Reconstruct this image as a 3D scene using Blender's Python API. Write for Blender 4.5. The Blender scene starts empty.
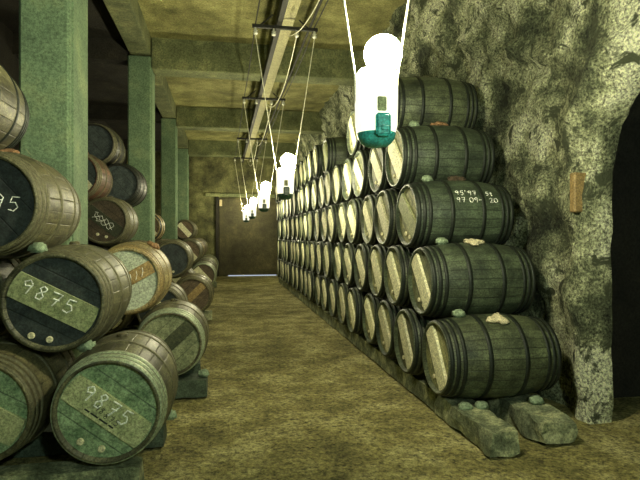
import bpy, bmesh, math, random
from mathutils import Vector, Matrix, noise
random.seed(7)
PI = math.pi
SC = bpy.context.scene
COL = SC.collection

# ------------------------------------------------------------------ materials
def new_mat(name):
    m = bpy.data.materials.new(name); m.use_nodes = True
    nt = m.node_tree; nt.nodes.clear()
    out = nt.nodes.new('ShaderNodeOutputMaterial')
    b = nt.nodes.new('ShaderNodeBsdfPrincipled')
    nt.links.new(b.outputs[0], out.inputs[0])
    return m, nt, b

def node(nt, kind, **kw):
    n = nt.nodes.new(kind)
    for k, v in kw.items():
        if k in n.inputs: n.inputs[k].default_value = v
        else: setattr(n, k, v)
    return n

def ramp(nt, src, stops):
    r = nt.nodes.new('ShaderNodeValToRGB')
    el = r.color_ramp.elements
    while len(el) < len(stops): el.new(0.5)
    for e, (p, c) in zip(el, stops):
        e.position = p; e.color = (c[0], c[1], c[2], 1)
    nt.links.new(src, r.inputs[0]); return r.outputs[0]

def mixc(nt, fac, a, b, mode='MIX'):
    m = nt.nodes.new('ShaderNodeMix'); m.data_type = 'RGBA'; m.blend_type = mode
    for sock, v in ((m.inputs[0], fac), (m.inputs[6], a), (m.inputs[7], b)):
        if isinstance(v, bpy.types.NodeSocket): nt.links.new(v, sock)
        elif isinstance(v, (int, float)): sock.default_value = v
        else: sock.default_value = (v[0], v[1], v[2], 1)
    return m.outputs[2]

def math_n(nt, op, a, b=0.0):
    m = nt.nodes.new('ShaderNodeMath'); m.operation = op
    for s, v in ((m.inputs[0], a), (m.inputs[1], b)):
        if isinstance(v, bpy.types.NodeSocket): nt.links.new(v, s)
        else: s.default_value = v
    return m.outputs[0]

def noise_n(nt, vec, scale, detail=6, rough=.6, dist=0):
    n = node(nt, 'ShaderNodeTexNoise'); n.inputs['Scale'].default_value = scale
    n.inputs['Detail'].default_value = detail; n.inputs['Roughness'].default_value = rough
    n.inputs['Distortion'].default_value = dist
    nt.links.new(vec, n.inputs['Vector']); return n.outputs[0]

def grit(nt, col, amt=.45, scale=70):
    g = node(nt, 'ShaderNodeNewGeometry')
    n = noise_n(nt, g.outputs['Position'], scale, 2, .9)
    return mixc(nt, 1, col, ramp(nt, n, [(.36, (1-amt,)*3), (.64, (1+amt,)*3)]), 'MULTIPLY')
def bump(nt, b, h, strength, dist=.02):
    n = nt.nodes.new('ShaderNodeBump'); n.inputs['Strength'].default_value = strength
    n.inputs['Distance'].default_value = dist
    nt.links.new(h, n.inputs['Height']); nt.links.new(n.outputs[0], b.inputs['Normal'])

def rough_mat(name, stops, scale=6, fine=60, rough=.9, bs=.5, bd=.02, finemix=.5, grime=None):
    """mottled masonry / earth: large patches times fine grain"""
    m, nt, b = new_mat(name)
    tc = node(nt, 'ShaderNodeTexCoord'); g = node(nt, 'ShaderNodeNewGeometry')
    v = g.outputs['Position']
    big = noise_n(nt, v, scale, 8, .68)
    col = ramp(nt, big, stops)
    fn = noise_n(nt, v, fine, 3, .8)
    fr = ramp(nt, fn, [(.32, (1-finemix,)*3), (.68, (1+finemix*.6,)*3)])
    col = mixc(nt, 1.0, col, fr, 'MULTIPLY')
    if grime:
        gn = noise_n(nt, v, grime[0], 4, .7, 1.0)
        gr = ramp(nt, gn, [(grime[1], (0, 0, 0)), (grime[2], (1, 1, 1))])
        col = mixc(nt, gr, col, grime[3])
    nt.links.new(col, b.inputs['Base Color'])
    b.inputs['Roughness'].default_value = rough
    h = math_n(nt, 'ADD', big, math_n(nt, 'MULTIPLY', fn, .4))
    bump(nt, b, h, bs, bd)
    return m

def stave_mat(name, c1, c2, dark, rough=.5, ls=.8):
    """oak staves: uv.x runs round the barrel, uv.y along it"""
    m, nt, b = new_mat(name)
    uv = node(nt, 'ShaderNodeTexCoord'); sep = node(nt, 'ShaderNodeSeparateXYZ')
    nt.links.new(uv.outputs['UV'], sep.inputs[0])
    oi = node(nt, 'ShaderNodeObjectInfo')
    a = math_n(nt, 'MULTIPLY', sep.outputs[0], 26)
    idx = math_n(nt, 'FLOOR', a); fr = math_n(nt, 'FRACT', a)
    wn = node(nt, 'ShaderNodeTexWhiteNoise'); wn.noise_dimensions = '2D'
    cb = node(nt, 'ShaderNodeCombineXYZ'); nt.links.new(idx, cb.inputs[0]); nt.links.new(oi.outputs['Random'], cb.inputs[1])
    nt.links.new(cb.outputs[0], wn.inputs['Vector'])
    edge = math_n(nt, 'ABSOLUTE', math_n(nt, 'SUBTRACT', fr, .5))
    line = ramp(nt, edge, [(.44, (0, 0, 0)), (.49, (1, 1, 1))])
    obv = node(nt, 'ShaderNodeVectorMath'); obv.operation = 'ADD'
    nt.links.new(uv.outputs['Object'], obv.inputs[0])
    sc = node(nt, 'ShaderNodeVectorMath'); sc.operation = 'SCALE'; sc.inputs[0].default_value = (13, 7, 5)
    nt.links.new(oi.outputs['Random'], sc.inputs['Scale']); nt.links.new(sc.outputs[0], obv.inputs[1])
    mp = node(nt, 'ShaderNodeMapping'); mp.inputs['Scale'].default_value = (1, 9, 9)
    nt.links.new(obv.outputs[0], mp.inputs[0])
    grain = noise_n(nt, mp.outputs[0], 9, 5, .7, .4)
    patch = noise_n(nt, obv.outputs[0], 5, 6, .7)
    col = mixc(nt, ramp(nt, patch, [(.35, (0, 0, 0)), (.68, (1, 1, 1))]), c1, c2)
    gr = ramp(nt, grain, [(.3, (.55,)*3), (.7, (1.3,)*3)])
    col = mixc(nt, 1, col, gr, 'MULTIPLY')
    sv = ramp(nt, wn.outputs[0], [(0, (.7,)*3), (1, (1.25,)*3)])
    col = mixc(nt, 1, col, sv, 'MULTIPLY')
    ob = ramp(nt, oi.outputs['Random'], [(0, (.72, .78, .8)), (1, (1.25, 1.15, 1.0))])
    col = mixc(nt, 1, col, ob, 'MULTIPLY')
    col = mixc(nt, math_n(nt, 'MULTIPLY', line, ls), col, dark)
    col = grit(nt, col, .5)
    nt.links.new(col, b.inputs['Base Color']); b.inputs['Roughness'].default_value = rough
    h = math_n(nt, 'SUBTRACT', math_n(nt, 'MULTIPLY', grain, .4), line)
    bump(nt, b, h, .5, .006)
    return m

def plank_mat(name, c1, c2, line_c, n=7, rough=.7, ax='Z', patchscale=8, lines=.7):
    """flat boards: object space, width axis 'ax'"""
    m, nt, b = new_mat(name)
    tc = node(nt, 'ShaderNodeTexCoord'); sep = node(nt, 'ShaderNodeSeparateXYZ'); nt.links.new(tc.outputs['Object'], sep.inputs[0])
    oi = node(nt, 'ShaderNodeObjectInfo')
    a = math_n(nt, 'MULTIPLY', math_n(nt, 'ADD', sep.outputs['XYZ'.index(ax)], 5.0), n)
    fr = math_n(nt, 'ABSOLUTE', math_n(nt, 'SUBTRACT', math_n(nt, 'FRACT', a), .5))
    line = ramp(nt, fr, [(.46, (0, 0, 0)), (.495, (1, 1, 1))])
    obv = node(nt, 'ShaderNodeVectorMath'); obv.operation = 'ADD'; nt.links.new(tc.outputs['Object'], obv.inputs[0])
    sc = node(nt, 'ShaderNodeVectorMath'); sc.operation = 'SCALE'; sc.inputs[0].default_value = (13, 7, 5)
    nt.links.new(oi.outputs['Random'], sc.inputs['Scale']); nt.links.new(sc.outputs[0], obv.inputs[1])
    patch = noise_n(nt, obv.outputs[0], patchscale, 7, .72)
    col = mixc(nt, ramp(nt, patch, [(.36, (0, 0, 0)), (.64, (1, 1, 1))]), c1, c2)
    ob = ramp(nt, oi.outputs['Random'], [(0, (.62,)*3), (1, (1.25,)*3)])
    col = mixc(nt, 1, col, ob, 'MULTIPLY')
    col = mixc(nt, math_n(nt, 'MULTIPLY', line, lines), col, line_c)
    col = grit(nt, col, .4)
    nt.links.new(col, b.inputs['Base Color']); b.inputs['Roughness'].default_value = rough
    bump(nt, b, math_n(nt, 'SUBTRACT', math_n(nt, 'MULTIPLY', patch, .5), line), .4, .004)
    return m

def plain(name, c, rough=.6, metal=0, var=.25, scale=25):
    m, nt, b = new_mat(name)
    tc = node(nt, 'ShaderNodeTexCoord')
    nn = noise_n(nt, tc.outputs['Object'], scale, 5, .7)
    col = ramp(nt, nn, [(.3, [x*(1-var) for x in c]), (.7, [min(1, x*(1+var)) for x in c])])
    col = grit(nt, col, .4)
    nt.links.new(col, b.inputs['Base Color']); b.inputs['Roughness'].default_value = rough
    b.inputs['Metallic'].default_value = metal
    bump(nt, b, nn, .25, .003)
    return m

def emis(name, c, s):
    m = bpy.data.materials.new(name); m.use_nodes = True; nt = m.node_tree; nt.nodes.clear()
    o = nt.nodes.new('ShaderNodeOutputMaterial'); e = nt.nodes.new('ShaderNodeEmission')
    e.inputs[0].default_value = (*c, 1); e.inputs[1].default_value = s
    nt.links.new(e.outputs[0], o.inputs[0]); return m

M = {}
M['floor'] = rough_mat('earth_floor', [(.30, (.09, .085, .025)), (.48, (.28, .25, .085)), (.66, (.54, .50, .23))], 2.2, 34, .95, 1, .04, .9,
                       grime=(9, .55, .75, (.13, .12, .04)))
M['rock'] = rough_mat('rubble_wall', [(.36, (.03, .04, .022)), (.44, (.17, .20, .11)), (.51, (.50, .54, .32)), (.59, (.90, .94, .66))], 1.5, 48, .95, 1.0, .10, .95,
                      grime=(5, .54, .62, (.07, .085, .045)))
M['concrete'] = rough_mat('ceiling_concrete', [(.32, (.10, .10, .03)), (.5, (.27, .26, .09)), (.68, (.52, .50, .20))], 1.6, 40, .9, .7, .03, .6,
                          grime=(5, .58, .8, (.15, .13, .045)))
M['beam'] = rough_mat('beam_concrete', [(.3, (.07, .085, .035)), (.52, (.16, .18, .08)), (.72, (.32, .33, .14))], 2.2, 45, .9, .6, .02, .6)
M['pillar'] = rough_mat('pillar_paint', [(.3, (.11, .175, .10)), (.52, (.17, .26, .145)), (.72, (.29, .37, .19))], 2.5, 55, .85, .5, .01, .5,
                        grime=(3.5, .66, .74, (.40, .44, .24)))
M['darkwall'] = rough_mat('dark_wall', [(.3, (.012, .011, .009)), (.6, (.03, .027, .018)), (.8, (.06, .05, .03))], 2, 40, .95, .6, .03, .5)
M['endwall'] = rough_mat('end_wall', [(.35, (.03, .03, .012)), (.55, (.14, .14, .055)), (.72, (.34, .33, .14))], 2.2, 30, .95, .6, .03, .5)
M['door'] = rough_mat('door_boards', [(.3, (.022, .020, .008)), (.55, (.065, .058, .022)), (.75, (.14, .125, .05))], 2, 30, .8, .4, .01, .5)
M['stone'] = rough_mat('runner_stone', [(.3, (.05, .065, .04)), (.5, (.21, .24, .14)), (.66, (.58, .60, .34))], 7, 60, .95, .8, .02, .6)
M['oak_dark'] = stave_mat('oak_dark', (.022, .032, .022), (.12, .155, .09), (.008, .01, .008))
M['oak_shaded'] = stave_mat('oak_shaded', (.010, .010, .008), (.03, .028, .02), (.005, .005, .004))  # near-black oak: shade around the rear rank put into the colour
M['oak_brown'] = stave_mat('oak_brown', (.045, .045, .025), (.21, .20, .105), (.02, .016, .01), ls=.3)
M['oak_tan'] = stave_mat('oak_tan', (.34, .25, .11), (.55, .43, .20), (.06, .04, .02), ls=.3)
M['oak_red'] = stave_mat('oak_red', (.06, .035, .02), (.16, .085, .05), (.02, .012, .01))
M['head_pale'] = plank_mat('head_pale', (.13, .15, .075), (.40, .40, .19), (.03, .03, .02), patchscale=11)
M['head_green'] = plank_mat('head_green', (.12, .20, .10), (.38, .50, .28), (.04, .06, .04), patchscale=14)
M['head_dim'] = plank_mat('head_dim', (.05, .065, .035), (.20, .21, .11), (.02, .02, .015), patchscale=9)
M['head_moss'] = plank_mat('head_moss', (.17, .20, .10), (.42, .46, .25), (.06, .07, .04), patchscale=14)
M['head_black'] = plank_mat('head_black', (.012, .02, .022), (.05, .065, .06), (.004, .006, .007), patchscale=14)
M['head_white'] = plank_mat('head_white', (.66, .76, .55), (.85, .92, .70), (.25, .30, .2), lines=.4)
M['head_brown'] = plank_mat('head_brown', (.07, .05, .03), (.15, .11, .06), (.02, .014, .01), patchscale=14)
M['board_white'] = plank_mat('board_white', (.58, .58, .36), (.86, .83, .56), (.4, .4, .2), n=1.01, patchscale=20, lines=0)
M['board_olive'] = plank_mat('board_olive', (.30, .34, .17), (.46, .48, .26), (.1, .1, .05), n=1.01, patchscale=20, lines=0)
M['board_moss'] = plank_mat('board_moss', (.16, .20, .09), (.30, .33, .17), (.1, .1, .05), n=1.01, patchscale=20, lines=0)
M['board_brown'] = plank_mat('board_brown', (.30, .20, .07), (.50, .36, .15), (.1, .1, .05), n=1.01, patchscale=20, lines=0)
M['board_dark'] = plank_mat('board_dark', (.03, .04, .02), (.08, .09, .04), (.01, .01, .005), n=1.01, patchscale=20, lines=0)
M['hoop'] = plain('hoop_steel', (.018, .024, .018), .55, .4)
M['hoop_light'] = plain('hoop_galvanised', (.36, .42, .28), .5, .3)
M['hoop_brown'] = plain('hoop_rusty', (.13, .125, .07), .65, .3)
M['cork'] = plain('cork_plug', (.70, .66, .42), .8)
M['rag'] = plain('bung_rag', (.62, .56, .36), .95)
M['rag_red'] = plain('bung_rag_reddish', (.30, .17, .08), .95)
M['rag_dark'] = plain('bung_rag_dark', (.07, .05, .03), .95)
M['chalk'] = plain('chalk', (.85, .88, .80), .9, 0, .05)
M['ink'] = plain('ink', (.02, .025, .02), .9, 0, .05)
M['wedge'] = plain('chock_wood', (.24, .32, .20), .9, 0, .35)
M['timber'] = plain('runner_timber', (.06, .085, .055), .9, 0, .45, 12)
M['iron'] = plain('dark_iron', (.02, .02, .014), .7, .2)
M['rail'] = plain('rail_paint', (.36, .34, .17), .7, 0, .2, 10)
M['porcelain'] = plain('porcelain', (.75, .75, .62), .3, 0, .1)
M['cord'] = plain('pale_cord', (.85, .83, .62), .7, 0, .1)
M['turq'] = plain('turquoise_plastic', (.07, .50, .47), .35, 0, .2)
M['cap_green'] = plain('dark_green_plastic', (.03, .08, .05), .4, 0, .2)
M['plate'] = plain('switch_plate', (.55, .45, .25), .6)
M['bulb'] = emis('lit_globe', (1.0, .93, .62), 62)
M['bulb_far'] = emis('lit_globe_dim', (1.0, .93, .60), 36)
M['bulb_cool'] = emis('lit_globe_cool', (.80, 1.0, .80), 66)
M['daylight'] = emis('daylight_gap', (.75, .85, 1.0), .06)
# lit diffuser
mj = bpy.data.materials.new('lit_diffuser'); mj.use_nodes = True
_b = mj.node_tree.nodes['Principled BSDF']; _b.inputs['Base Color'].default_value = (.8, .8, .55, 1)
_b.inputs['Emission Color'].default_value = (1, .97, .72, 1); _b.inputs['Emission Strength'].default_value = .12
_b.inputs['Roughness'].default_value = .4
M['jar'] = mj

# ------------------------------------------------------------------ helpers
def link(name, me, mat=None, parent=None, smooth=False):
    o = bpy.data.objects.new(name, me); COL.objects.link(o)
    if mat is not None: setmat(o, mat)
    if parent: o.parent = parent
    return o
def setmat(o, mat):
    if not o.data.materials: o.data.materials.append(mat)
    o.material_slots[0].link = 'OBJECT'; o.material_slots[0].material = mat
def mesh(name, bm, smooth=False):
    me = bpy.data.meshes.new(name); bm.to_mesh(me); bm.free()
    if smooth:
        for p in me.polygons: p.use_smooth = True
    return me
def tag(o, label=None, cat=None, group=None, kind=None):
    if label:
        if not 4 <= len(label.split()) <= 16: print('LONG', label)
        o['label'] = label
    if cat: o['category'] = cat
    if group: o['group'] = group
    if kind: o['kind'] = kind
    return o
def empty(name, loc, rz=0):
    o = bpy.data.objects.new(name, None); COL.objects.link(o)
    o.location = loc; o.rotation_euler = (0, 0, rz); o.empty_display_size = .1
    return o
def box_bm(x0, x1, y0, y1, z0, z1, bev=0, bm=None, segs=1):
    own = bm is None
    if own: bm = bmesh.new()
    r = bmesh.ops.create_cube(bm, size=1)
    for v in r['verts']:
        v.co = Vector(((x0+x1)/2 + v.co.x*(x1-x0), (y0+y1)/2 + v.co.y*(y1-y0), (z0+z1)/2 + v.co.z*(z1-z0)))
    if bev:
        es = list({e for v in r['verts'] for e in v.link_edges})
        bmesh.ops.bevel(bm, geom=es, offset=bev, segments=segs, affect='EDGES')
    return bm
def rough_box(x0, x1, y0, y1, z0, z1, step=.1, amp=.02, seed=0, flat_top=False):
    bm = bmesh.new()
    box_bm(x0, x1, y0, y1, z0, z1, 0, bm)
    for ax, (a, b) in enumerate(((x0, x1), (y0, y1), (z0, z1))):
        n = max(1, int((b-a)/step))
        for k in range(1, n):
            co = [0, 0, 0]; no = [0, 0, 0]; co[ax] = a+(b-a)*k/n; no[ax] = 1
            bmesh.ops.bisect_plane(bm, geom=bm.verts[:]+bm.edges[:]+bm.faces[:], plane_co=co, plane_no=no)
    cx, cy, cz = (x0+x1)/2, (y0+y1)/2, (z0+z1)/2
    for v in bm.verts:
        d = noise.noise_vector(v.co*7+Vector((seed*3.1, seed, 0)))*amp
        e = 0
        for c, m_, h in ((v.co.x, cx, (x1-x0)/2), (v.co.y, cy, (y1-y0)/2), (v.co.z, cz, (z1-z0)/2)):
            if abs(abs(c-m_)-h) < 1e-4: e += 1
        if e >= 2: v.co += (Vector((cx, v.co.y, cz))-v.co)*.07*(e-1)
        nz = v.co + d
        if v.co.z <= z0+1e-4: nz.z = z0
        if v.co.z >= z1-1e-4 and v.co.y < 3.5 and amp > .02: nz.z = z1-.012-abs(d.z)*1.6; nz.x += d.x*.8
        nz.z = max(z0, min(z1, nz.z))
        v.co = nz
    bmesh.ops.recalc_face_normals(bm, faces=bm.faces)
    return bm
def tube_bm(pts, r, seg=6, bm=None, closed_ends=True):
    own = bm is None
    if own: bm = bmesh.new()
    pts = [Vector(p) for p in pts]; rings = []
    for i, p in enumerate(pts):
        t = (pts[min(i+1, len(pts)-1)]-pts[max(i-1, 0)]).normalized()
        up = Vector((0, 0, 1)) if abs(t.z) < .9 else Vector((1, 0, 0))
        a = t.cross(up).normalized(); b = t.cross(a)
        rings.append([bm.verts.new(p+(a*math.cos(2*PI*k/seg)+b*math.sin(2*PI*k/seg))*r) for k in range(seg)])
    for A, B in zip(rings, rings[1:]):
        for k in range(seg): bm.faces.new((A[k], A[(k+1) % seg], B[(k+1) % seg], B[k]))
    if closed_ends: bm.faces.new(rings[0][::-1]); bm.faces.new(rings[-1])
    return bm
def lathe_bm(prof, seg=24, axis='Z', bm=None, uv=False, cx=0, cy=0):
    """prof: list of (r, h)"""
    own = bm is None
    if own: bm = bmesh.new()
    rings = []
    for r, h in prof:
        ring = []
        for k in range(seg):
            a = 2*PI*k/seg
            if axis == 'Z': co = (cx+r*math.cos(a), cy+r*math.sin(a), h)
            else: co = (h, r*math.sin(a), r*math.cos(a))
            ring.append(bm.verts.new(co))
        rings.append(ring)
    lay = bm.loops.layers.uv.verify() if uv else None
    for i, (A, B) in enumerate(zip(rings, rings[1:])):
        for k in range(seg):
            f = bm.faces.new((A[k], A[(k+1) % seg], B[(k+1) % seg], B[k]))
            if uv:
                us = (k/seg, (k+1)/seg, (k+1)/seg, k/seg)
                hs = (prof[i][1], prof[i][1], prof[i+1][1], prof[i+1][1])
                for l, u_, h_ in zip(f.loops, us, hs): l[lay].uv = (u_, h_)
    return bm, rings
def cap(bm, ring):
    bm.faces.new(ring)

# ------------------------------------------------------------------ barrel meshes (origin on the ground under the bilge, axis = local X)
L = .885; HL = L/2; RB = .317; RH = .270
def rad(x): return RB-(RB-RH)*(abs(x)/HL)**2
C = Vector((0, 0, RB))
def shift(bm):
    for v in bm.verts: v.co += C
    bmesh.ops.recalc_face_normals(bm, faces=bm.faces)
    return bm
def body_mesh(seg):
    n = 16
    prof = [(RH-.055, -HL+.045), (RH-.022, -HL+.04), (RH-.016, -HL), (RH-.003, -HL)]
    prof += [(rad(-HL+L*i/n), -HL+L*i/n) for i in range(0, n+1)][0:] 
    prof += [(RH-.003, HL), (RH-.016, HL), (RH-.022, HL-.04), (RH-.055, HL-.045)]
    prof[4] = (RH, -HL+.004); prof[4+n] = (RH, HL-.004)
    bm, rings = lathe_bm(prof, seg, 'X', uv=True)
    return mesh('stave_body', shift(bm), True)
def head_mesh(x, seg):
    bm = bmesh.new(); t = .012 if x < 0 else -.012
    ring0 = [bm.verts.new((x, (RH-.02)*math.sin(2*PI*k/seg), (RH-.02)*math.cos(2*PI*k/seg))) for k in range(seg)]
    ring1 = [bm.verts.new((x+t, v.co.y, v.co.z)) for v in ring0]
    bm.faces.new(ring0); bm.faces.new(ring1[::-1])
    for k in range(seg): bm.faces.new((ring0[k], ring1[k], ring1[(k+1) % seg], ring0[(k+1) % seg]))
    bmesh.ops.recalc_face_normals(bm, faces=bm.faces)
    return mesh('barrel_head', bm)       # centred on the axis, so it may be turned
HX = [(.006, .036), (.052, .080), (.100, .128), (.285, .318)]
HOOPS = [(-HL+a, -HL+b) for a, b in HX]+[(HL-b, HL-a) for a, b in HX]
def hoop_bm(a, b, seg, bm=None):
    bm, r = lathe_bm([(rad(a)-.004, a), (rad(a)+.005, a), (rad((a+b)/2)+.006, (a+b)/2), (rad(b)+.005, b), (rad(b)-.004, b)], seg, 'X', bm=bm)
    return bm
BODY = {s: body_mesh(s) for s in (104, 52, 26)}
HEADF = {s: head_mesh(-HL+.032, s) for s in (64, 32)}
HEADB = head_mesh(HL-.032, 32)
HOOPM = [mesh('hoop', shift(hoop_bm(a, b, 64)), True) for a, b in HOOPS]
def far_hoops():
    bm = bmesh.new()
    for a, b in HOOPS: hoop_bm(a, b, 26, bm)
    return mesh('hoops', shift(bm), True)
FARH = far_hoops()
def board_mesh(w):
    bm = bmesh.new(); R = RH-.028; x0, x1 = -HL+.008, -HL+.031
    out = []
    n = 6
    for k in range(n+1):
        z = -w/2+w*k/n; out.append((math.sqrt(R*R-z*z), z))
    for k in range(n+1):
        z = w/2-w*k/n; out.append((-math.sqrt(R*R-z*z), z))
    a = [bm.verts.new((x0, y, z)) for y, z in out]; b = [bm.verts.new((x1, y, z)) for y, z in out]
    bm.faces.new(a); bm.faces.new(b[::-1])
    for k in range(len(a)): bm.faces.new((a[k], b[k], b[(k+1) % len(a)], a[(k+1) % len(a)]))
    bmesh.ops.recalc_face_normals(bm, faces=bm.faces)
    return mesh('head_board', bm)
BOARD = {.15: board_mesh(.15), .17: board_mesh(.17), .11: board_mesh(.11)}
def plug_mesh():
    bm, r = lathe_bm([(.019, -HL+.033), (.019, -HL+.022), (.015, -HL+.018)], 12, 'X'); bm.faces.new(r[-1]); 
    bmesh.ops.recalc_face_normals(bm, faces=bm.faces)
    return mesh('cork_plug', bm)
PLUG = plug_mesh()
def bung_mesh():
    bm, r = lathe_bm([(.032, RB-.006), (.032, RB+.012), (.024, RB+.02)], 14, 'Z'); bm.faces.new(r[-1])
    return mesh('bung', bm)
BUNG = bung_mesh()
def rag_mesh(seed):
    bm = bmesh.new(); bmesh.ops.create_icosphere(bm, subdivisions=3, radius=1)
    for v in bm.verts:
        a = math.atan2(v.co.y, v.co.x)
        s = 1+.35*math.sin(3*a+seed)+.25*noise.noise(v.co*2.2+Vector((seed*5, 0, 0)))
        v.co = Vector((v.co.x*.075*s, v.co.y*.055*s, RB+.012+v.co.z*.026+.012*noise.noise(v.co*4+Vector((seed, 3, 1)))))
    return mesh('rag', bm, True)
RAGS = [rag_mesh(s) for s in (1, 2.3, 4.1)]

def make_barrel(loc, rz, label, group, wood='oak_dark', hoop='hoop', head='head_pale', board='board_white', ang=-48, w=.15,
                detail=2, plugs=True, rag=None, roll=0, hoops_front=None, bungmat='oak_brown'):
    """detail 2 near, 1 middle, 0 far"""
    t = empty('wine_barrel', loc, rz); tag(t, label, 'barrel', group)
    b = link('stave_body', BODY[(26, 52, 104)[detail]], M[wood], t)
    h = link('head_panel', HEADF[64 if detail == 2 else 32], M[head], t); h.location = C; h.rotation_euler = (math.radians(-ang), 0, 0)
    if detail > 0:
        hb = link('head_panel', HEADB, M['head_brown'], t); hb.location = C
    if board:
        bo = link('head_board', BOARD[w], M[board], t); bo.location = C
        bo.rotation_euler = (math.radians(-ang), 0, 0)
    if detail == 2:
        for i, hm in enumerate(HOOPM):
            mt = hoops_front if (hoops_front and i < 3) else hoop
            link('hoop', hm, M[mt], t)
    elif detail == 1:
        for i, hm in enumerate(HOOPM):
            link('hoop', hm, M[hoop], t)
    else:
        link('hoop', FARH, M[hoop], t)
    if plugs and detail > 0:
        for q, (ry, rz_) in enumerate(((-.07, -.16), (.03, -.19)) if isinstance(plugs, bool) else plugs):
            p = link('cork_plug', PLUG, M['cork'], t); p.location = C+Vector((0, -ry, rz_))
    if detail == 2 or rag:
        bg = link('bung', BUNG, M[bungmat], t); bg.location = C; bg.rotation_euler = (math.radians(roll), 0, 0)
        if rag:
            rg = link('rag', RAGS[random.randrange(3)], M[rag], bg)
            tag(rg, None)
    return t

# ------------------------------------------------------------------ handwriting
DIG = {'0': [[(.5, 1), (.1, .8), (0, .45), (.2, .05), (.6, 0), (.95, .3), (.95, .75), (.5, 1)]],
       '1': [[(.3, .8), (.55, 1), (.5, 0)]],
       '2': [[(.1, .8), (.4, 1), (.8, .85), (.7, .5), (.1, 0), (.95, .05)]],
       '4': [[(.55, 1), (.05, .35), (.95, .4)], [(.7, .75), (.65, 0)]],
       '5': [[(.9, 1), (.25, .95), (.15, .55), (.6, .6), (.85, .3), (.55, 0), (.1, .05)]],
       '7': [[(.05, .95), (.9, 1), (.45, 0)], [(.3, .5), (.85, .55)]],
       '8': [[(.8, .9), (.45, 1), (.2, .78), (.75, .3), (.6, .02), (.2, .02), (.15, .3), (.75, .72), (.8, .9)]],
       '9': [[(.85, .8), (.5, 1), (.1, .75), (.3, .5), (.8, .65), (.85, .8), (.65, 0)]],
       't': [[(.4, 1), (.4, .1), (.7, 0)], [(.1, .65), (.8, .65)]],
       "'": [[(.4, 1.1), (.3, .8)]], '-': [[(.0, .5), (.8, .5)]], ' ': []}
def write(text, x, s, h, w, gap, mapf, r, parent, mat, name='handwriting', squeeze=None):
    bm = bmesh.new()
    for ch in text:
        ww = w*.5 if ch in "' " else w
        for st in DIG[ch]:
            pts = [mapf(x+px*ww, s+py*h) for px, py in st]
            # subdivide for curvature
            fine = []
            for a, b in zip(pts, pts[1:]): fine += [a, (a+b)/2]
            fine.append(pts[-1])
            tube_bm(fine, r, 5, bm)
        x += ww+gap
    bmesh.ops.recalc_face_normals(bm, faces=bm.faces)
    return link(name, mesh(name, bm), M[mat], parent)
def board_map(ang, x=-HL+.0075):
    a = math.radians(ang)
    def f(u, v):   # u to the viewer's right, v up, in the board's own frame, board turned by ang
        rr = u*math.cos(a)-v*math.sin(a); ss = u*math.sin(a)+v*math.cos(a)
        return C+Vector((x, -rr, ss))
    return f
def side_map():
    def f(u, v):   # u along the axis, v = arc height up from the axis level on the local -Y side
        rr = rad(u)+.002; th = v/rr
        return C+Vector((u, -rr*math.cos(th), rr*math.sin(th)))
    return f

# ------------------------------------------------------------------ right-hand stack
ORD = ['nearest', 'second', 'third', 'fourth', 'fifth', 'sixth', 'seventh', 'eighth', 'ninth', 'tenth', 'eleventh', 'twelfth',
       'thirteenth', 'fourteenth', 'fifteenth', 'sixteenth', 'seventeenth', 'eighteenth', 'nineteenth', 'twentieth']
ROWN = ['bottom row', 'second row up', 'middle row', 'fourth row up', 'top row']
XA = 1.58; SP = .65; VS = .552; Z0 = .16; Y0 = 3.80
near_labels = {
    (0, 0): 'dark cask on rough stones, cream rag on its bung, nearest of the bottom row',
    (1, 0): 'dark cask nearest in the second row up, pale rag beside its bung',
    (2, 0): 'dark cask with two lines of chalk numbers on its side, middle row end',
    (3, 0): 'dark cask with an orange-brown rag on its bung, nearest in the fourth row',
    (4, 0): 'mossy green cask at the near end of the top row, against the wall'}
right = {}
for r in range(5):
    n = 19 if r == 0 else 18
    for i in range(n):
        if r == 4 and i in (3, 4): continue
        y = Y0+SP*i+SP/2*r
        det = 2 if i < 3 else (1 if i < 9 else 0)
        lab = near_labels.get((r, i)) or '%s cask, %s from the near end of the right-hand stack, %s' % (
            'dark' if det else 'distant', ORD[i], ROWN[r])
        if r == 4 and i > 4:
            lab = '%s cask, %s beyond the gap, top row of the right-hand stack' % ('dark' if det else 'distant', ORD[i-5].replace('nearest', 'first'))
        rag = None; roll = 0
        if i == 0:
            rag = ['rag', 'rag', 'rag_dark', 'rag_red', None][r]; roll = [24, 14, 8, 2, 0][r]
        dx = random.uniform(-.025, .025) if i else 0
        t = make_barrel((XA+HL+dx, y, Z0+VS*r), math.radians(random.uniform(-.5, .5)), lab,
                        'casks stacked along the right-hand wall', head='head_pale' if random.random() < .65 else 'head_dim',
                        board='board_white' if random.random() < .8 else 'board_olive', ang=-48+random.uniform(-9, 9),
                        w=.17 if r >= 2 and random.random() < .6 else .15, detail=det, rag=rag, roll=roll)
        right[(r, i)] = t
t = right[(2, 0)]
f = side_map()
write("95'97", -.10, .175, .045, .034, .010, f, .003, t, 'chalk', 'chalk_number')
write("97 09-", -.10, .105, .045, .034, .010, f, .003, t, 'chalk', 'chalk_number')
write("5t", .18, .175, .038, .03, .010, f, .003, t, 'chalk', 'chalk_number')
write("20", .20, .105, .042, .036, .010, f, .003, t, 'chalk', 'chalk_number')

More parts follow.
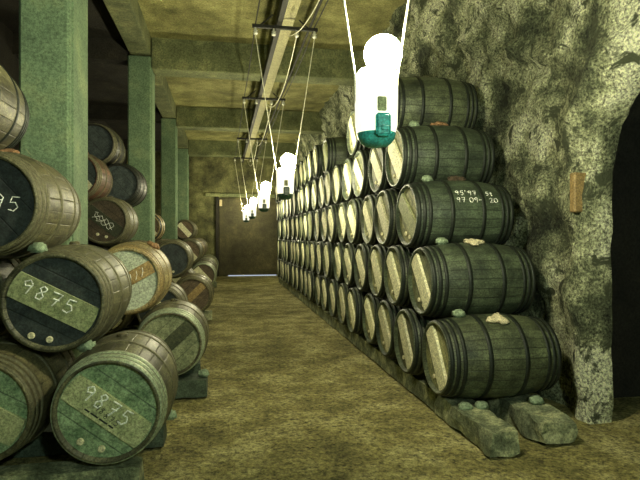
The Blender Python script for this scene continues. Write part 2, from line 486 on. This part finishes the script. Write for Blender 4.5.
# wedges against the near-end barrels
def wedge_mesh(seed, s=.045):
    bm = bmesh.new(); bmesh.ops.create_cube(bm, size=1)
    bmesh.ops.bevel(bm, geom=bm.edges[:], offset=.18, segments=2, affect='EDGES')
    for v in bm.verts:
        k = 1-.35*(v.co.z+.5)
        v.co = Vector((v.co.x*1.5*s*k*2*.8, v.co.y*s*2*k, v.co.z*s*1.3+s*.65))+noise.noise_vector(v.co*2+Vector((seed, 0, 0)))*s*.15
    return mesh('wooden_wedge', bm, True)
WED = [wedge_mesh(k) for k in range(3)]
def wedge(loc, rx, label, group, k=0, mat='wedge', rz=0):
    o = link('wooden_wedge', WED[k % 3], M[mat]); o.location = loc; o.rotation_euler = (rx, 0, rz)
    tag(o, label, 'wedge', group); return o
for r in range(4):
    y = Y0+SP/2*r; xw = XA+.20; rr = rad(xw-XA-HL); a = math.radians(-3)
    wedge((xw, y-rr*math.sin(a), Z0+RB+VS*r+rr*math.cos(a)-.002), a,
          'small mossy wedge on the nearest cask of the right-hand %s' % ROWN[r], 'wedges on the right-hand casks', r)

# stone runners under the right-hand stack
run_pts = [(3.08, 3.95), (3.97, 5.7), (5.72, 7.7), (7.72, 10.2), (10.22, 13.2), (13.22, 16.1)]
nm = ['nearest', 'second', 'third', 'fourth', 'fifth', 'farthest']
ZT = Z0+.003
for j, (a, b) in enumerate(run_pts):
    if j == 0:
        s1 = link('support_stone', mesh('support_stone', rough_box(1.64, 1.87, a, b, 0, ZT, .06, .022, 1)), M['stone'])
        tag(s1, 'rough stone block nearest the aisle, sticking out under the nearest right-hand cask', 'stone block', 'support stones under the right-hand casks')
    else:
        s = link('support_stone', mesh('support_stone', rough_box(1.645, 1.86, a, b, 0, ZT, .2, .012, j)), M['stone'])
        tag(s, '%s rough stone along the aisle edge under the right-hand bottom row' % nm[j], 'stone block', 'support stones under the right-hand casks')
    if j == 0:
        s1 = link('support_stone', mesh('support_stone', rough_box(2.08, 2.36, a+.12, b, 0, ZT, .06, .034, 5)), M['stone'])
        tag(s1, 'broad rough stone block by the wall under the nearest right-hand cask', 'stone block', 'support stones under the right-hand casks')
s = link('support_stone', mesh('support_stone', rough_box(2.14, 2.36, 3.98, 16.1, 0, ZT, .25, .012, 9)), M['stone'])
tag(s, 'long rough stone runner by the wall beneath the right-hand bottom row', 'stone block')
wedge((1.715, Y0-.235, ZT-.02), 0, 'left one of the pair of round chocks before the nearest right-hand cask', 'chocks on the right-hand stones', 1)
wedge((1.84, Y0-.235, ZT-.02), 0, 'right one of the pair of round chocks before the nearest right-hand cask', 'chocks on the right-hand stones', 2, rz=.2)
wedge((2.27, Y0-.24, ZT), 0, 'chock on the broad stone block by the wall under the nearest cask', 'chocks on the right-hand stones', 0)

# ------------------------------------------------------------------ left-hand stacks (axis along the aisle)
LG = 'casks stacked between the pillars on the left'
PSI = math.atan(97/530)
def yh(x, zc): return (zc-x*math.sin(PSI))/math.cos(PSI)
def lb(x, y, row, label, **kw):
    """y = the facing head"""
    return make_barrel((x, y+HL, Z0+VS*row), PI/2, label, LG, **kw)
A = lb(-.60, 2.93, 0, 'cask with green head, pale board chalked 9875 and bright hoops, lower left foreground', wood='oak_brown', hoop='hoop_brown', hoops_front='hoop_light',
       head='head_green', board='board_olive', ang=-38, w=.15, plugs=[(-.135, -.155), (-.03, -.20)])
lb(-1.265, 3.02, 0, 'cask cut by the frame beside the green-headed 9875 cask at lower left', wood='oak_brown', hoop='hoop_brown', head='head_green', board='board_olive', ang=-30)
B = lb(-.932, 3.17, 1, 'cask with black head and olive board chalked 9875, above the green-headed cask', wood='oak_brown', hoop='hoop_brown', head='head_black', board='board_moss', ang=-28,
       plugs=[(-.12, -.185), (-.025, -.21)], w=.15)
lb(-1.598, 3.17, 1, 'cask at the left frame edge beside the black-headed chalked cask', wood='oak_brown', hoop='hoop_brown', head='head_black', board='board_moss', ang=-24)
D = lb(-1.265, 3.12, 2, 'big brown cask with black chalked head, third up at the left frame edge', wood='oak_brown', hoop='hoop_brown', head='head_black', board=None, rag='rag_red', roll=-6)
lb(-1.93, 3.12, 2, 'cask out at the left of the third foreground row', wood='oak_brown', hoop='hoop_brown', head='head_black', detail=1)
lb(-1.51, 2.84, 3+.050/VS, 'weathered cask with pale head at the top of the left foreground stack', wood='oak_brown', hoop='hoop', head='head_white', board=None)
lb(-1.93, 3.05, 0, 'third cask in the bottom row of the left foreground stack', wood='oak_brown', hoop='hoop_brown', head='head_green', detail=1)
lb(-2.265, 3.10, 1, 'third cask in the second row of the left foreground stack', wood='oak_brown', hoop='hoop_brown', head='head_green', detail=1)
fb = board_map(-38)
write('9875', -.16, -.012, .080, .056, .020, fb, .0050, A, 'chalk', 'chalk_number')
write('98', -.06, -.025, .03, .022, .006, fb, .0018, A, 'ink', 'ink_number')
write('875', .0, -.035, .032, .026, .006, fb, .0018, A, 'ink', 'ink_number')
bm = bmesh.new()
k = 0; x = -.10
for ww in (.03, .045, .05, .03):
    p = [fb(x, -.055), fb(x+ww, -.055), fb(x+ww, -.046), fb(x, -.046)]
    vs = [bm.verts.new(q) for q in p]; vs2 = [bm.verts.new(q+Vector((.004, 0, 0))) for q in p]
    bm.faces.new(vs); bm.faces.new(vs2[::-1])
    for q in range(4): bm.faces.new((vs[q], vs2[q], vs2[(q+1) % 4], vs[(q+1) % 4]))
    x += ww+.008
link('ink_line', mesh('ink_line', bm), M['ink'], A)
fb = board_map(-28)
write('9875', -.19, -.02, .078, .060, .022, fb, .0045, B, 'chalk', 'chalk_number')
fd = board_map(-10, -HL+.031)
write('95', .03, -.02, .08, .06, .02, fd, .003, D, 'chalk', 'chalk_number')
# behind
A2 = lb(-.45, 4.66, 0, 'brown cask with green head and dark board behind the green-headed 9875 cask', wood='oak_brown', hoop='hoop_brown', hoops_front='hoop_light', head='head_moss', board='board_dark', ang=43, w=.11, plugs=False)
B2 = lb(-.79, 4.60, 1, 'tan cask with whitish head and brown board, behind the black-headed chalked cask', wood='oak_tan', hoop='oak_tan', head='head_white', board='board_brown', ang=30, w=.11, plugs=False, rag='rag_red', roll=30)
lb(-1.115, 4.95, 0, 'cask low down behind the foreground stack, supporting the whitish-headed cask', wood='oak_brown', hoop='hoop_brown', head='head_black', detail=1) if False else None
fb2 = board_map(30)
bm = bmesh.new()
for q in range(4):
    tube_bm([fb2(-.04+q*.055, -.035), fb2(-.01+q*.055, .0), fb2(.0+q*.055, .03)], .003, 5, bm)
link('chalk_marks', mesh('chalk_marks', bm), M['chalk'], B2)
# second bay
YB = 6.85
lb(-.78, YB, 0, 'dark cask half hidden behind the green cask with dark board', wood='oak_brown', hoop='hoop_brown', head='head_black', detail=1)
lb(-1.43, YB, 0, 'second bottom cask of the stack between first and second pillars', wood='oak_brown', hoop='hoop_brown', head='head_black', detail=1)
lb(-2.08, YB, 0, 'third bottom cask of the stack between first and second pillars', wood='oak_brown', hoop='hoop_brown', head='head_black', detail=1)
lb(-1.105, YB, 1, 'second-row cask behind the whitish-headed tan cask, mostly hidden', wood='oak_brown', hoop='hoop_brown', head='head_black', detail=1)
lb(-1.755, YB, 1, 'second-row cask hidden behind the first pillar', wood='oak_brown', hoop='hoop_brown', head='head_black', detail=1)
G = lb(-1.43, YB-.05, 2, 'cask with dark chalk-scribbled head seen between the first and second pillars', wood='oak_brown', hoop='hoop_brown', head='head_brown', board='board_dark', ang=-38, detail=2)
lb(-2.08, YB, 2, 'third-row cask beside the scribbled one, behind the first pillar', wood='oak_brown', hoop='hoop_brown', head='head_black', detail=1)
lb(-1.755, YB-.1, 3, 'reddish cask resting above the scribbled one between the pillars', wood='oak_red', hoop='hoop_brown', head='head_black', detail=2, rag='rag_red')
lb(-2.405, YB-.1, 1, 'outer second-row cask behind the first pillar', wood='oak_brown', hoop='hoop_brown', head='head_black', detail=1)
lb(-2.405, YB-.1, 3, 'outer fourth-row cask behind the first pillar', wood='oak_red', hoop='hoop_brown', head='head_black', detail=1)
lb(-2.73, YB, 2, 'outermost third-row cask by the left-hand wall behind the pillar', wood='oak_brown', hoop='hoop_brown', head='head_black', detail=1)
lb(-2.73, YB, 0, 'outermost bottom cask by the left-hand wall behind the pillar', wood='oak_brown', hoop='hoop_brown', head='head_black', detail=1)
lb(-1.77, YB+.93, 4, 'topmost dark cask of the stack between first and second pillars', wood='oak_shaded', hoop='hoop_brown', head='head_black', board=None, detail=2, plugs=False)
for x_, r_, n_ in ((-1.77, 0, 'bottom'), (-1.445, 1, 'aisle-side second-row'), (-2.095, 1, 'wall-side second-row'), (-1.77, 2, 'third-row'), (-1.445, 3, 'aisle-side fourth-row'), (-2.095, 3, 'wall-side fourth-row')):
    lb(x_, YB+.93, r_, '%s dark cask in the rear rank before the second pillar' % n_, wood='oak_shaded', hoop='hoop', head='head_black', board=None, detail=1, plugs=False)  # near-black wood and heads paint in the shade of this bay
fg = board_map(-38)
bm = bmesh.new()
for q in range(3):
    tube_bm([fg(-.14+.28*k/14+.012*math.sin(k*2.1+q), .03-.03*q+.018*math.sin(k*1.7+q*2)) for k in range(15)], .0028, 5, bm)
link('chalk_scribble', mesh('chalk_scribble', bm), M['chalk'], G)
# second pillar
lb(-.465, 8.35, 0, 'brown cask low beside the second pillar at the aisle edge', wood='oak_brown', hoop='hoop_brown', head='head_brown', board='board_brown', ang=45, w=.11, detail=1, plugs=False)
lb(-1.12, 7.90, 0, 'hidden bottom cask just before the second pillar', wood='oak_brown', hoop='hoop_brown', head='head_brown', detail=1)
lb(-.80, 8.60, 1, 'dark cask leaning beside the second pillar, second row up', wood='oak_brown', hoop='hoop_brown', head='head_black', detail=1, board=None)
lb(-1.50, 10.9, 0, 'bottom cask of the stack behind the second pillar', wood='oak_brown', hoop='hoop_brown', head='head_brown', detail=0)
lb(-2.15, 10.9, 0, 'second bottom cask of the stack behind the second pillar', wood='oak_brown', hoop='hoop_brown', head='head_brown', detail=0)
lb(-1.825, 10.9, 1, 'middle cask of the stack behind the second pillar', wood='oak_brown', hoop='hoop_brown', head='head_brown', detail=0)
lb(-1.175, 10.9, 1, 'aisle-side middle cask of the stack behind the second pillar', wood='oak_brown', hoop='hoop_brown', head='head_brown', detail=0)
lb(-.85, 10.9, 0, 'aisle-side bottom cask of the stack behind the second pillar', wood='oak_brown', hoop='hoop_brown', head='head_brown', detail=0)
lb(-1.50, 10.9, 2, 'tan-sided cask peeping out right of the second pillar', wood='oak_tan', hoop='hoop', head='head_brown', detail=0)
# far bays
for j, y in enumerate((12.55, 14.02, 15.05, 16.08, 17.10)):
    o_ = ['nearest', 'second', 'third', 'fourth', 'farthest'][j]
    lb(-.46, y, 0, '%s aisle-edge cask of the bottom row near the far left pillars' % o_, wood='oak_brown', hoop='hoop_brown' if j % 2 else 'hoop_light', head='head_brown', detail=0)
    lb(-.79, y, 1, '%s aisle-edge cask of the second row near the far left pillars' % o_, wood='oak_tan' if j == 1 else ('oak_red' if j == 2 else 'oak_brown'), hoop='hoop_brown', head='head_brown', detail=0)
    lb(-1.125, y if y > 14 else 12.5, 0, '%s inner bottom cask between the far left pillars' % o_, wood='oak_brown', hoop='hoop_brown', head='head_brown', detail=0) if j != 1 else None
    if j in (3, 4):
        lb(-1.445, y, 1, '%s inner second-row cask between the far left pillars' % o_, wood='oak_brown', hoop='hoop_brown', head='head_brown', detail=0)
        lb(-1.115, y, 2, '%s top cask between the far left pillars' % o_, wood='oak_brown', hoop='hoop_brown', head='head_brown', detail=0)

# cross runners under the left stacks
def runner(x1, y, label, w=.16, x0=-3.0, mat='timber', seed=0):
    s = link('support_beam', mesh('support_beam', rough_box(x0, x1, y-w/2, y+w/2, 0, ZT-.002, .12, .012, seed)), M[mat])
    tag(s, label, 'support beam', 'beams under the left-hand casks')
runner(-.30, 3.06, 'pale-ended beam under the front of the green-headed 9875 cask', .15, -2.35, 'stone', 1)
runner(-.24, 3.72, 'dark beam under the back of the green-headed 9875 cask', .18, -2.35, 'timber', 2)
runner(-.07, 4.80, 'dark blocky beam sticking into the aisle under the green cask with dark board', .22, -1.05, 'timber', 3)
runner(-.16, 5.40, 'dark beam under the back of the green cask with dark board', .18, -1.05, 'timber', 4)
for j, (y, x0) in enumerate(((7.05, -3.1), (7.62, -3.1), (8.57, -.98), (9.05, -.98), (11.1, -2.5), (11.62, -2.5), (12.74, -1.45), (13.25, -1.45),
                       (14.22, -.75), (14.75, -.75), (15.25, -1.45), (15.75, -1.45), (16.3, -1.45), (16.8, -1.45), (17.3, -1.45), (17.85, -1.45))):
    runner(-.12-.05*(j % 3), y, '%s from the camera of the short beam ends along the far left aisle edge' % (ORD[j].replace('nearest', 'first')), .16, x0, 'stone', j+5)
runner(-.98, 8.15, 'short hidden beam under the rear casks before the second pillar', .16, -2.1, 'timber', 40)
wedge((-.60-.17, 3.0+.25, Z0+RB+.262), 0, 'pale wedge between the green-headed and black-headed casks at left', 'wedges on the left-hand casks', 1)
wedge((-.94-.10, 3.17+.10, Z0+RB+VS+.275), 0, 'pale wedge between the black-headed cask and the one above it', 'wedges on the left-hand casks', 2)

wedge((-.17, 4.80, ZT-.002), 0, 'small block on the beam end beside the cask with the dark board', 'wedges on the left-hand casks', 0)
wedge((-.60+.24, 3.72, ZT-.002), 0, 'small block on the beam end behind the green-headed cask', 'wedges on the left-hand casks', 1)
# ------------------------------------------------------------------ building
XW = 2.84; XL = -3.2; YE = 18.8; YR = -5.0; ZS = 4.6; ZB = 4.10
def struct(name, bm, mat, smooth=False):
    o = link(name, mesh(name, bm, smooth), mat); o['kind'] = 'structure'; return o
# floor: gently uneven earth
bm = bmesh.new(); nx, ny = 40, 120
g = [[bm.verts.new((XL-.4+(5.2+XW-XL)*i/nx, YR-.2+(YE+.4-YR)*j/ny, 0)) for i in range(nx+1)] for j in range(ny+1)]
for j in range(ny):
    for i in range(nx): bm.faces.new((g[j][i], g[j][i+1], g[j+1][i+1], g[j+1][i]))
for v in bm.verts: v.co.z = -.012+.010*noise.noise(v.co*1.3)
struct('floor', bm, M['floor'], True)
# ceiling slab
struct('ceiling', box_bm(XL-.2, XW+.35, YR-.2, YE+.2, ZS, ZS+.25), M['concrete'])
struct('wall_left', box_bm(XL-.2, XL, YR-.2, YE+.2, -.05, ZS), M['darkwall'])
struct('wall_rear', box_bm(XL-.2, XW+.35, YR-.2, YR, -.05, ZS), M['endwall'])
struct('wall_far', box_bm(XL-.2, XW+.35, YE, YE+.2, -.05, ZS), M['endwall'])
# right-hand rubble wall with an arched opening
AY, AR, AS = 2.68, .86, 1.78      # arch centre, radius, spring height
def in_arch(y, z): 
    if abs(y-AY) > AR: return False
    return z < AS or (y-AY)**2+(z-AS)**2 < AR*AR
bm = bmesh.new()
ys = []; y = YR-.2
while y < YE+.2:
    ys.append(y); y += .055 if 1.2 < y < 8 else .16
zs = [ -.05+(ZS+.1)*k/86 for k in range(87)]
def wall_x(y, z):
    p = Vector((y*.9, z*1.0, 3.3))
    d = .20*abs(noise.fractal(p, 1.0, 2.1, 3))+.12*abs(noise.fractal(p*2.3, .8, 2.1, 4))+.03*noise.noise(p*11)
    # buttress of stones left of the arch, ledge above it
    d += .10*math.exp(-((y-3.66)/.09)**2)*(1 if z < 2.5 else max(0, 1-(z-2.5)*3))
    rr = math.hypot(y-AY, z-AS) if z > AS else abs(y-AY)
    d += .10*math.exp(-((rr-1.12)/.10)**2)*(z > 1.5)
    zl = 2.55+.42*(y-3.2)
    d += .08*math.exp(-((z-zl)/.09)**2)*(3.2 < y < 5.6)
    lim = .24 if y > 3.6 and z < 3.3 else .34
    d *= .45+.55*min(1, max(0, (y-3.6)/.9))
    d += .10*math.exp(-((y-3.5)/.35)**2)
    x = XW-max(-.12, min(lim, d))
    if z > 3.4: x -= (z-3.4)*.28
    return x
grid = [[bm.verts.new((wall_x(y, z), y, z)) for z in zs] for y in ys]
for j in range(len(ys)-1):
    for i in range(len(zs)-1):
        yc = (ys[j]+ys[j+1])/2; zc = (zs[i]+zs[i+1])/2
        if in_arch(yc, zc): continue
        bm.faces.new((grid[j][i], grid[j+1][i], grid[j+1][i+1], grid[j][i+1]))
bmesh.ops.delete(bm, geom=[v for v in bm.verts if not v.link_faces], context='VERTS')
# snap the hole outline onto the true arch, then run a passage back
be = [e for e in bm.edges if e.is_boundary and all(abs(v.co.y-AY) < AR+.12 and v.co.z < AS+AR+.12 for v in e.verts) and not all(v.co.z < -.04 for v in e.verts)]
vs = {v for e in be for v in e.verts}
for v in vs:
    if v.co.z > AS:
        d = Vector((v.co.y-AY, v.co.z-AS)); d = d.normalized()*(AR+.03*noise.noise(v.co*6))
        v.co.y = AY+d.x; v.co.z = AS+d.y
    else: v.co.y = AY+math.copysign(AR+.03*noise.noise(v.co*6), v.co.y-AY)
ex = bmesh.ops.extrude_edge_only(bm, edges=be)
for v in [q for q in ex['geom'] if isinstance(q, bmesh.types.BMVert)]: v.co.x = max(v.co.x+.05, XW+.05)
bmesh.ops.recalc_face_normals(bm, faces=bm.faces)
struct('wall_right', bm, M['rock'], True)
# passage behind the arch, its unlit dark put into near-black wall colour
bm = bmesh.new()
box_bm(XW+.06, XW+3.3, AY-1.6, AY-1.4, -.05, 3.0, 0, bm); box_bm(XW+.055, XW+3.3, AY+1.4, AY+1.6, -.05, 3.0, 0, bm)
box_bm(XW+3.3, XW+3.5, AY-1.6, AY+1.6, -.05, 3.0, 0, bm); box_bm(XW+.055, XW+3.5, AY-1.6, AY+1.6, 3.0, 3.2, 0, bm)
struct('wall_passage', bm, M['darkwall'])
# end wall ledge and door
struct('trim_1', box_bm(-.6, XW+.1, YE-.10, YE, 2.76, 2.88, .01), M['beam'])
bm = box_bm(-.13, 1.90, YE-.07, YE-.002, .035, 2.72, .01)
d = struct('door_1', bm, M['door'])
bm = bmesh.new()
box_bm(-.25, -.14, YE-.11, YE-.002, 0, 2.76, .01, bm)
box_bm(1.91, 2.02, YE-.11, YE-.002, 0, 2.76, .01, bm)
struct('trim_2', bm, M['darkwall'])
o = link('door_gap', mesh('door_gap', box_bm(.18, 1.86, YE-.08, YE-.01, .0, .03)), M['daylight'], d)
tag(o, 'strip of daylight showing under the end door')
o = link('switch_plate', mesh('switch_plate', box_bm(-.12, -.03, YE-.10, YE-.072, 2.44, 2.66, .004)), M['plate'])
tag(o, 'small pale plate high on the left edge of the end door', 'sign')

# pillars
PY = [4.28, 8.88, 13.48, 18.08]
for j, y in enumerate(PY):
    bm = bmesh.new()
    box_bm(-1.50, -1.14, y, y+.40, -.02, 4.30, .02, bm)
    bm2 = bmesh.new()
    t = empty('pillar', (-1.32, y+.25, 0))
    tag(t, ['broad green-grey concrete pillar nearest the camera behind the left stack', 'second green-grey pillar from the camera on the left',
            'third green-grey pillar from the camera on the left', 'farthest slender-looking pillar on the left by the end wall'][j], 'pillar', 'concrete pillars along the left')
    def loc(bm):
        for v in bm.verts: v.co -= Vector((-1.32, y+.25, 0))
        return bm
    link('shaft', mesh('shaft', loc(bm)), M['pillar'], t)
    link('corner_strip', mesh('corner_strip', loc(box_bm(-1.175, -1.128, y+.06, y+.16, 0.0, 4.29, .006))), M['pillar'], t)
    link('rear_pilaster', mesh('rear_pilaster', loc(box_bm(-1.46, -1.150, y+.40, y+.60, -.02, 4.29, .01))), M['pillar'], t)
# cross beams and lengthwise beam
for j, y in enumerate([-.32]+PY):
    o = link('ceiling_beam', mesh('ceiling_beam', box_bm(-1.135, XW-.05, y, y+.42, ZB, ZS+.01, .015)), M['beam'])
    tag(o, ['concrete cross beam overhead behind the camera', 'concrete cross beam over the nearest left pillar', 'concrete cross beam meeting the second left pillar', 'concrete cross beam meeting the third left pillar',
            'farthest concrete cross beam by the end wall'][j], 'beam', 'concrete cross beams')
for j, (a, b) in enumerate([(YR, -.32), (.10, 4.28), (4.70, 8.88), (9.30, 13.48), (13.90, 18.08)]):
    o = link('ceiling_beam', mesh('ceiling_beam', box_bm(-1.46, -1.14, a+.001, b-.001, 4.30, ZS+.01, .01)), M['rail' if j == 99 else 'beam'])
    tag(o, ['lengthwise concrete beam behind the camera', 'lengthwise concrete beam running to the nearest pillar', 'lengthwise concrete beam between first and second pillars', 'lengthwise concrete beam between second and third pillars',
            'lengthwise concrete beam between third and fourth pillars'][j], 'beam', 'lengthwise concrete beams above the pillars')
for j, y in enumerate([-.32]+PY):
    struct('trim_%d' % (3+j), box_bm(XL, -1.51, y+.04, y+.30, 4.22, ZS+.01), M['darkwall'])  # left-bay beams coloured near-black, shade and soot painted in
struct('ceiling_left', box_bm(XL, -1.465, YR, YE, ZS-.05, ZS+.02), M['darkwall'])  # near-black panel: soot plus the shade behind the lengthwise beam, as colour
# small wooden block on the wall beside the arch
o = link('wall_block', mesh('wall_block', box_bm(2.60, 2.78, 3.575, 3.64, 1.58, 1.88, .01)), M['board_brown'])
tag(o, 'small brown wooden slat on the rough wall left of the dark arch', 'block')

# ------------------------------------------------------------------ overhead rail, wires, lamps
XR = .74
o = link('cable_rail_and_shade', mesh('cable_rail_and_shade', box_bm(XR-.02, XR+.13, YR+.1, YE-.1, ZB-.05, ZB-.003, .006)), M['rail'])
tag(o, 'long pale rail under the ceiling beams above the lamps', 'rail')
bm = bmesh.new(); box_bm(XR-.10, XR-.035, YR+.1, YE-.1, ZB-.14, ZB-.003, .004, bm)  # dark strip added as the shaded side face of the pale rail
o = link('cable_rail_and_shade', mesh('cable_rail_and_shade', bm), M['iron']); tag(o, 'long dark strip standing for the shaded side of the pale rail under the ceiling', 'rail')
def sag(a, b, s, n=10):
    a = Vector(a); b = Vector(b)
    return [a.lerp(b, k/n)-Vector((0, 0, s*4*(k/n)*(1-k/n))) for k in range(n+1)]
LY = [(-1.2, .74), (2.55, .752), (6.42, .745), (9.80, .742), (13.9, .745), (17.4, .74)]
ln = ['lamp hanging behind the camera', 'large blazing lamp with turquoise base hanging nearest above the aisle', 'second glowing globe lamp from the camera over the aisle',
      'third glowing globe lamp from the camera over the aisle', 'fourth glowing globe lamp from the camera over the aisle', 'farthest glowing globe lamp near the end door']
ZA = 3.93
globe = bmesh.new(); bmesh.ops.create_uvsphere(globe, u_segments=24, v_segments=16, radius=.095); GM = mesh('globe', globe, True)
for j, (y, x) in enumerate(LY):
    # bracket on the rails
    t = empty('lamp_bracket', (x, y, ZA))
    tag(t, '%s cross bracket with white insulators under the ceiling rails' % ['rearmost (behind the camera)', 'nearest', 'second', 'third', 'fourth', 'farthest'][j], 'bracket', 'dark brackets carrying the lamps')
    link('cross_arm', mesh('cross_arm', box_bm(-.40, .40, -.02, .02, -.02, .02, .004)), M['iron'], t)
    for sx, tx, tz in ((-.32, -.15, .15), (.30, .17, .11)):
        link('strut', mesh('strut', tube_bm([(sx, 0, .0), (tx, 0, tz)], .010)), M['iron'], t)
    for sx in (-.36, -.14, .14, .36):
        bm, r = lathe_bm([(.004, -.105), (.022, -.10), (.03, -.08), (.016, -.07), (.028, -.055), (.014, -.045), (.012, -.015)], 10, 'Z')
        for v in bm.verts: v.co.x += sx
        link('insulator', mesh('insulator', bm, True), M['porcelain'], t)
    # lamp
    zg = 2.31
    t = empty('hanging_lamp', (x, y, 1.84)); tag(t, ln[j], 'lamp', 'lamps hanging in a line over the aisle')
    zo = 1.84
    gl = link('globe', GM, M['bulb_cool' if j == 0 else ('bulb' if j == 1 else 'bulb_far')], t); gl.location = (.035, 0, zg-zo)
    bm, r = lathe_bm([(.03, 2.13-zo), (.035, 2.22-zo), (.028, 2.235-zo)], 14, 'Z')
    link('socket', mesh('socket', bm, True), M['porcelain'], t)
    bm, r = lathe_bm([(.040, 2.235-zo), (.085, 2.225-zo), (.106, 2.20-zo), (.108, 2.10-zo), (.105, 1.95-zo), (.094, 1.905-zo), (.070, 1.875-zo)], 24, 'Z')
    link('diffuser', mesh('diffuser', bm, True), M['jar'], t)
    bm, r = lathe_bm([(.097, 1.91-zo), (.092, 1.885-zo), (.074, 1.86-zo), (.05, 1.845-zo), (.001, 1.84-zo)], 20, 'Z')
    link('base_cap', mesh('base_cap', bm, True), M['turq' if j == 1 else 'cap_green'], t)
    bm = bmesh.new(); box_bm(-.035, .04, -.118, -.100, 1.88-zo, 1.99-zo, .012, bm); box_bm(-.01, .03, -.125, -.117, 1.905-zo, 1.93-zo, .003, bm)
    link('starter_box', mesh('starter_box', bm), M['turq' if j == 1 else 'cap_green'], t)
    bm = bmesh.new(); box_bm(-.025, .02, -.112, -.098, 2.0-zo, 2.07-zo, .006, bm)
    link('name_plate', mesh('name_plate', bm), M['board_olive'], t)
    for s in (-1, 1):
        bm = tube_bm([(s*.36, 0, ZA-.109-zo), (s*.110, 0, 2.20-zo), (s*.104, 0, 2.06-zo)], .0055)
        link('cord', mesh('cord', bm), M['cord'], t)
# wires along the ceiling
for j, (dx, s, lab) in enumerate(((.36, .05, 'thin dark wire strung along the right ends of the brackets'), (-.36, .06, 'thin dark wire strung along the left ends of the brackets'))):
    bm = bmesh.new()
    ends = [LY[0]]+LY[1:]
    for a, b in zip(ends, ends[1:]):
        tube_bm(sag((a[1]+dx, a[0], ZA+.03), (b[1]+dx, b[0], ZA+.03), s), .008, 5, bm)
    o = link('overhead_wire', mesh('overhead_wire', bm), M['iron']); tag(o, lab, 'wire', 'wires strung between the brackets')
bm = bmesh.new()
for a, b in zip(LY, LY[1:]):
    tube_bm(sag((a[1]+.14, a[0], ZA-.09), (b[1]+.05, b[0], ZA-.09), .35, 14), .006, 5, bm)
o = link('overhead_wire', mesh('overhead_wire', bm), M['cord']); tag(o, 'pale slack wire looping between the bracket insulators', 'wire')
bm = tube_bm([(1.10, YR+.1, ZB-.02), (1.10, YE-.05, ZB-.02)], .018, 8)  # dark tube added to draw the shadow line of the wires
o = link('shadow_tube', mesh('shadow_tube', bm), M['iron']); tag(o, 'thin dark tube in place of wire shadow under the beams right of the rail', 'shadow_tube')

# ------------------------------------------------------------------ camera, world, view
cam = bpy.data.cameras.new('camera'); co = bpy.data.objects.new('camera', cam); COL.objects.link(co)
co.location = (0, 0, 1.4); co.rotation_euler = (PI/2, 0, -PSI)
cam.sensor_width = 36; cam.lens = 530/640*36; cam.shift_y = -4/640; cam.clip_start = .05
SC.camera = co
w = bpy.data.worlds.new('world'); SC.world = w; w.use_nodes = True
w.node_tree.nodes['Background'].inputs[0].default_value = (.5, .6, .5, 1); w.node_tree.nodes['Background'].inputs[1].default_value = .004
SC.view_settings.view_transform = 'Standard'; SC.view_settings.look = 'None'
SC.view_settings.gamma = 1; SC.view_settings.use_curve_mapping = False
SC.view_settings.exposure = 3.4
